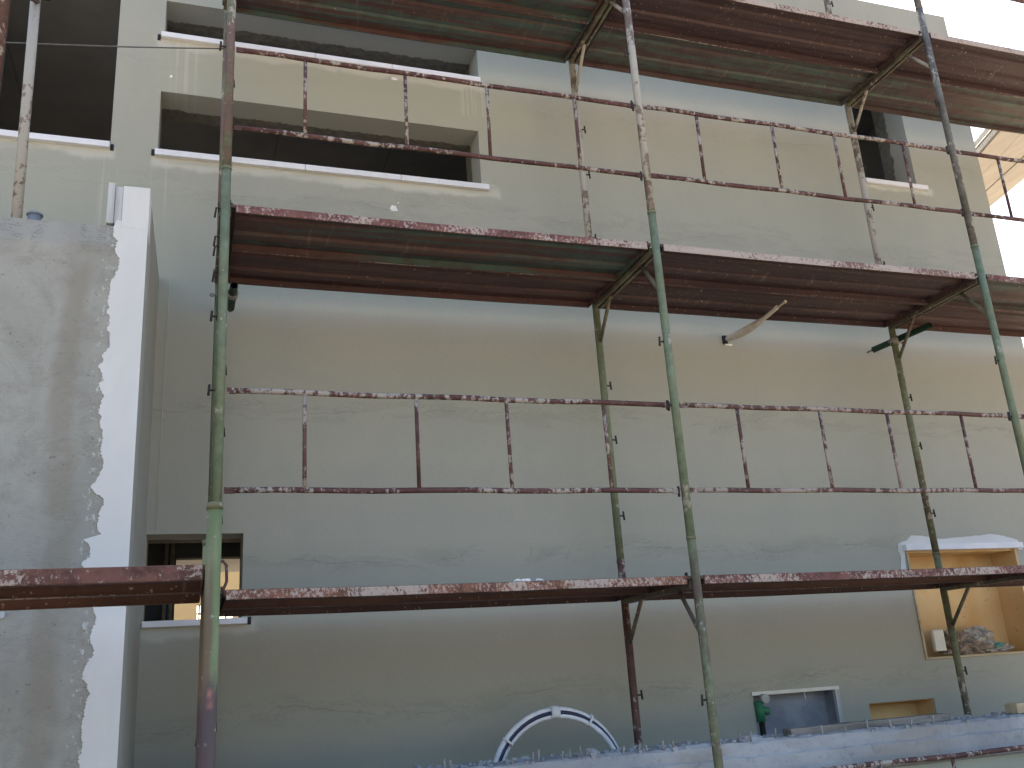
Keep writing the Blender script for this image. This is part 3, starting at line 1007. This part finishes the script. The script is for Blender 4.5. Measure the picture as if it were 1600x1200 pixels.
def plank(x0, x1, y0, w_, zt, mat, lip, label, sag=.004):
    t = thing('scaffold_plank', (x0, y0, zt), label, 'scaffold plank', 'steel planks laid on the scaffold transoms')
    r1, r2 = .36, .70
    pl = [(.016, -.046), (.002, -.046), (.0, -.043), (.0, -.002), (.004, .0),
          (w_ * r1 - .055, .0), (w_ * r1 - .043, -.016), (w_ * r1 + .012, -.016), (w_ * r1 + .024, 0),
          (w_ * r2 - .03, .0), (w_ * r2 - .018, -.016), (w_ * r2 + .037, -.016), (w_ * r2 + .05, 0),
          (w_ - .004, .0), (w_, -.002), (w_, -.043), (w_ - .002, -.046), (w_ - .016, -.046)]
    inn = offset_profile(pl, -.003)
    loop = pl + inn[::-1]
    K = len(loop)
    n_ = 14
    vs, fs = [], []
    for i in range(n_ + 1):
        u = i / n_
        x = x0 + (x1 - x0) * u
        dz = -sag * math.sin(math.pi * u) + mn.noise(Vector((x * 2, y0 * 3, zt))) * .0025
        for (y, z) in loop:
            vs.append((x, y0 + y + mn.noise(Vector((x * 1.5, zt, 7))) * .002, zt + z + dz))
    for i in range(n_):
        for k in range(K):
            fs.append((i * K + k, i * K + (k + 1) % K, (i + 1) * K + (k + 1) % K, (i + 1) * K + k))
    fs.append(tuple(range(K)))
    fs.append(tuple(n_ * K + k for k in reversed(range(K))))
    m = MB()
    m.add(vs, fs)
    # the outer lips take the edge material
    for i in range(n_):
        for k in (1, 2, 14, 15):
            m.mi[i * K + k] = 1
    m.build('deck', [M[mat], M[lip]], t)
    for xe, s_ in ((x0, -1), (x1, 1)):                # end caps and hooks that bite on the transom
        m = MB()
        xc, xd = sorted((xe + .0045 * s_, xe + .029 * s_))
        m.box(xc, xd, y0 + .004, y0 + w_ - .001, zt - .0175, zt - .001)
        m.box(min(xe, xe + .004 * s_), max(xe, xe + .004 * s_), y0 + .004, y0 + w_ - .001, zt - .045, zt - .0012)
        m.build('end_plate', M[mat], t)
        for yy in (y0 + w_ * .2, y0 + w_ * .8):
            m = MB()
            xa, xb = sorted((xe, xe + .040 * s_))
            m.box(xa, xb, yy - .02, yy + .02, zt - .0008, zt + .004)
            m.build('hook', M['pin'], t)
    return t


bayn = ['left', 'middle', 'right']
levn = ['lowest', 'middle', 'top']
PM = {(0, 0): ('plank_b', 'lip_orange', 'plank_c'), (1, 0): ('plank_b', 'lip_red', 'plank_c'), (2, 0): ('plank_b', 'lip_red', 'plank_c'),
      (0, 1): ('plank_a', 'lip_red', 'plank_b'), (1, 1): ('plank_c', 'lip_pale', 'plank_c'), (2, 1): ('plank_d', 'lip_red', 'plank_b'),
      (0, 2): ('plank_a', 'lip_brown', 'plank_a'), (1, 2): ('plank_c', 'lip_pale', 'plank_d'), (2, 2): ('plank_c', 'lip_pale', 'plank_d')}
for (b, l), (mf, lp, mr) in PM.items():
    x0, x1 = XS[b] + .056, XS[b] + L - .056
    z = 2.0 * l + .002
    for row, (y0, mt) in enumerate(((.002, mf), (.474, mr))):
        cw = {'plank_a': 'green and rust striped', 'plank_b': 'rust red', 'plank_c': 'dark maroon', 'plank_d': 'grey green', 'plank_e': 'brown'}[mt]
        plank(x0, x1, y0, .468, z, mt, lp if row == 0 else 'lip_brown',
              '%s steel plank, %s row of the %s platform, %s bay' % (cw, ('front', 'wall side')[row], levn[l], bayn[b]))

# ---- the nearer scaffold at the left edge, its platform passes before the concrete annex
NX = -0.045
for j, xf in enumerate((NX, NX - L)):
    t = thing('scaffold_portal', (xf, -1.3, -2.04), ('stout olive green post frame nearest the camera, carrying the left platform' if j == 0 else
              'frame at the outer left end of the nearest platform'), 'scaffold frame', 'frames of the nearer scaffold')
    for y in (-1.65, -.93):
        m = MB()
        m.tube([(xf, y, -2.038), (xf, y, .075)], .0225, 24)
        m.build('post', M['post_near'], t)
        m = MB()
        m.tube([(xf, y, .066), (xf, y, .086)], .0245, 24)
        m.build('collar', M['post_olive'], t)
    m = MB()
    m.box(xf - .02, xf + .02, -1.62, -.955, -.18, -.115)
    m.build('transom', M['transom'], t)
for row, y0 in enumerate((-1.63, -1.272)):
    plank(NX - L + .03, NX - .03, y0, .352, -.096, 'plank_e', 'lip_brown', 'brown rusty steel plank of the nearest platform at left edge, %s row' % ('front', 'rear')[row])

# ---- post on top of the annex at the upper left, with its rusty neighbour and wire
t = thing('scaffold_portal', (-.95, -.5, 1.69), 'mortar splashed scaffold frame standing on the concrete annex at upper left', 'scaffold frame')
m = MB()
m.tube([(-.948, -.12, 1.695), (-.968, -.12, 3.2)], .0242, 20)
m.build('post', M['post_pale'], t)
m = MB()
m.tube([(-.968, -.12, 3.2), (-.975, -.12, 4.6)], .0242, 20)
m.build('post', M['post_rust'], t)
m = MB()
m.tube([(-.927, -.95, 1.7), (-.93, -.95, 4.6)], .0242, 20)
m.build('post', M['post_rust'], t)
m = MB()
m.tube([(-.955, -.12, 2.99), (-.93, -.95, 2.42)], .013, 10)
m.build('knee_brace', M['post_rust'], t)
m = MB()
m.box(-.97, -.90, -.97, -.10, 3.02, 3.07)
m.build('transom', M['post_rust'], t)
wr = MB()
wp = []
for i in range(12):
    q = i / 11
    wp.append(Vector((-1.12, .0, 2.803)).lerp(Vector((-.028, -.0, 2.957)), q) + Vector((0, 0, -.006 * math.sin(math.pi * q))))
wr.tube(wp, .0042, 6)
tag(wr.build('tie_wire', M['wire'], origin=tuple(wp[0])), 'thin grey wire stretched from the left edge to the leftmost tall post', 'wire')

# ---- tie tubes with couplers
def tie(pa, pb, cpos, label):
    t = thing('tie_tube', cpos, label, 'tie tube', 'green tie tubes anchoring the scaffold to the facade')
    pa, pb, c_ = Vector(pa), Vector(pb), Vector(cpos)
    m = MB()
    m.tube([pa, pb], .0242, 20, hollow=True)
    m.build('tube', M['tie_green'], t)
    d = (pb - pa).normalized()
    m = MB()
    m.tube([pb, pb + d * .05], .008, 8)
    m.build('anchor_bolt', M['clamp'], t)
    pc_ = pa + d * (c_ - pa).dot(d)
    m = MB()
    m.tube([pc_ - d * .022, pc_ + d * .022], .033, 14)
    m.build('coupler_collar', M['clamp'], t)
    m = MB()
    m.tube([c_ - Vector((0, 0, .026)), c_ + Vector((0, 0, .026))], .034, 14)
    m.build('coupler_collar', M['clamp'], t)
    m = MB()
    for dz in (-.012, ):
        m.tube([c_ + Vector((-.075, -.02, dz)), c_ + Vector((.08, -.02, dz))], .006, 8)
        m.tube([c_ + Vector((-.068, -.02, dz)), c_ + Vector((-.05, -.02, dz))], .012, 6)
        m.tube([c_ + Vector((.055, -.02, dz)), c_ + Vector((.072, -.02, dz))], .012, 6)
    m.build('coupler_bolt', M['clamp'], t)
    return t
tie((.082, .80, 1.885), (.078, 1.16, 1.885), (0.02, D, 1.875), 'dark green tie tube beside the leftmost tall post under the middle platform')
tie((5.175, .70, 1.90), (4.97, 1.13, 1.84), (XS[2], D - .0, 1.84), 'dark green tie tube clamped to the right rear post below the middle platform')

sl = MB()
sl.tube([(-.292, W - .012, 2.10), (-.30, W - .014, 1.2), (-.305, W - .012, .49)], .0016, 5)
tag(sl.build('string_line', M['cable_w'], origin=(-.3, W, 1.2)), 'thin pale plumb string hanging down the facade beside the annex corner', 'string')

# ---- small black hooks on the outer left side of the leftmost post
t = thing('hook_set', (-.03, 0, 1.75), 'row of small black hooks on the left side of the leftmost tall green post', 'hooks')
for z in (1.965, 1.80, 1.745, 1.60):
    m = MB()
    m.tube([(-.022, .0, z), (-.046, -.0, z + .004), (-.052, 0, z - .052)], .0055, 6)
    m.build('hook', M['pin'], t)
# bent wire tie at the right of the nearest post
wt = MB()
wt.tube([(-.03, -1.2, -.035), (-.002, -1.2, -.03), (.010, -1.2, -.045), (.012, -1.2, -.10), (.002, -1.2, -.125), (.006, -1.2, -.15)], .0055, 7)
tag(wt.build('bent_hook', M['post_rust'], origin=(.03, -1.2, -.1)), 'bent rusty hook right of the nearest post at the platform end', 'hook')

# ---- plaster crumbs on the lowest platform
for j, (x, r, sd_) in enumerate(((1.50, .012, 2), (1.545, .014, 5), (1.62, .011, 9))):
    lump('plaster_crumb', (x, .05, .008), (r * 1.9, r, r * .75), 'plaster_bit',
         ('leftmost white plaster crumb on the lowest platform edge', 'middle and largest white plaster crumb on the lowest platform edge', 'rightmost flat white plaster crumb on the lowest platform edge')[j],
         'plaster crumb', seed=sd_, sub=2, sq=.7)

# ------------------------------------------------------------------ timber eave beyond the right corner
ev = thing('timber_eave', (7.9, 2.0, 4.5), 'cream boarded timber eave projecting beyond the right corner of the facade', 'eave')
a0, b0 = Vector((7.103, 0.517, 4.5)), Vector((7.798, 2.507, 4.5))
a1, b1 = Vector((8.405, 1.55, 4.5)), Vector((8.829, 3.622, 4.5))
for k in range(3):
    u0, u1 = k / 3 + .008, (k + 1) / 3 - .008
    m = MB()
    q = [a0.lerp(a1, u0), b0.lerp(b1, u0), b0.lerp(b1, u1), a0.lerp(a1, u1)]
    m.poly([v + Vector((0, 0, .008 * (k % 2))) for v in q], (0, 0, .05))
    m.build('board', M['eave'], ev)
m = MB()
m.poly([a0 + Vector((0, 0, .07)), b0 + Vector((0, 0, .07)), b1 + Vector((0, 0, .07)), a1 + Vector((0, 0, .07))], (0, 0, .08))
m.build('backing_board', M['wood'], ev)
m = MB()
d = (b0 - a0).normalized()
pn = Vector((-d.y, d.x, 0)) * .03
m.poly([a0 + pn * .1, b0 + pn * .1, b0 + pn, a0 + pn], (0, 0, .15))
m.build('edge_batten', M['wood'], ev)
m = MB()
m.tube([(7.50, 2.06, 4.47), (7.397, 1.652, 4.5), (7.33, 1.40, 4.53)], .011, 8)
m.build('strut', M['transom'], ev)
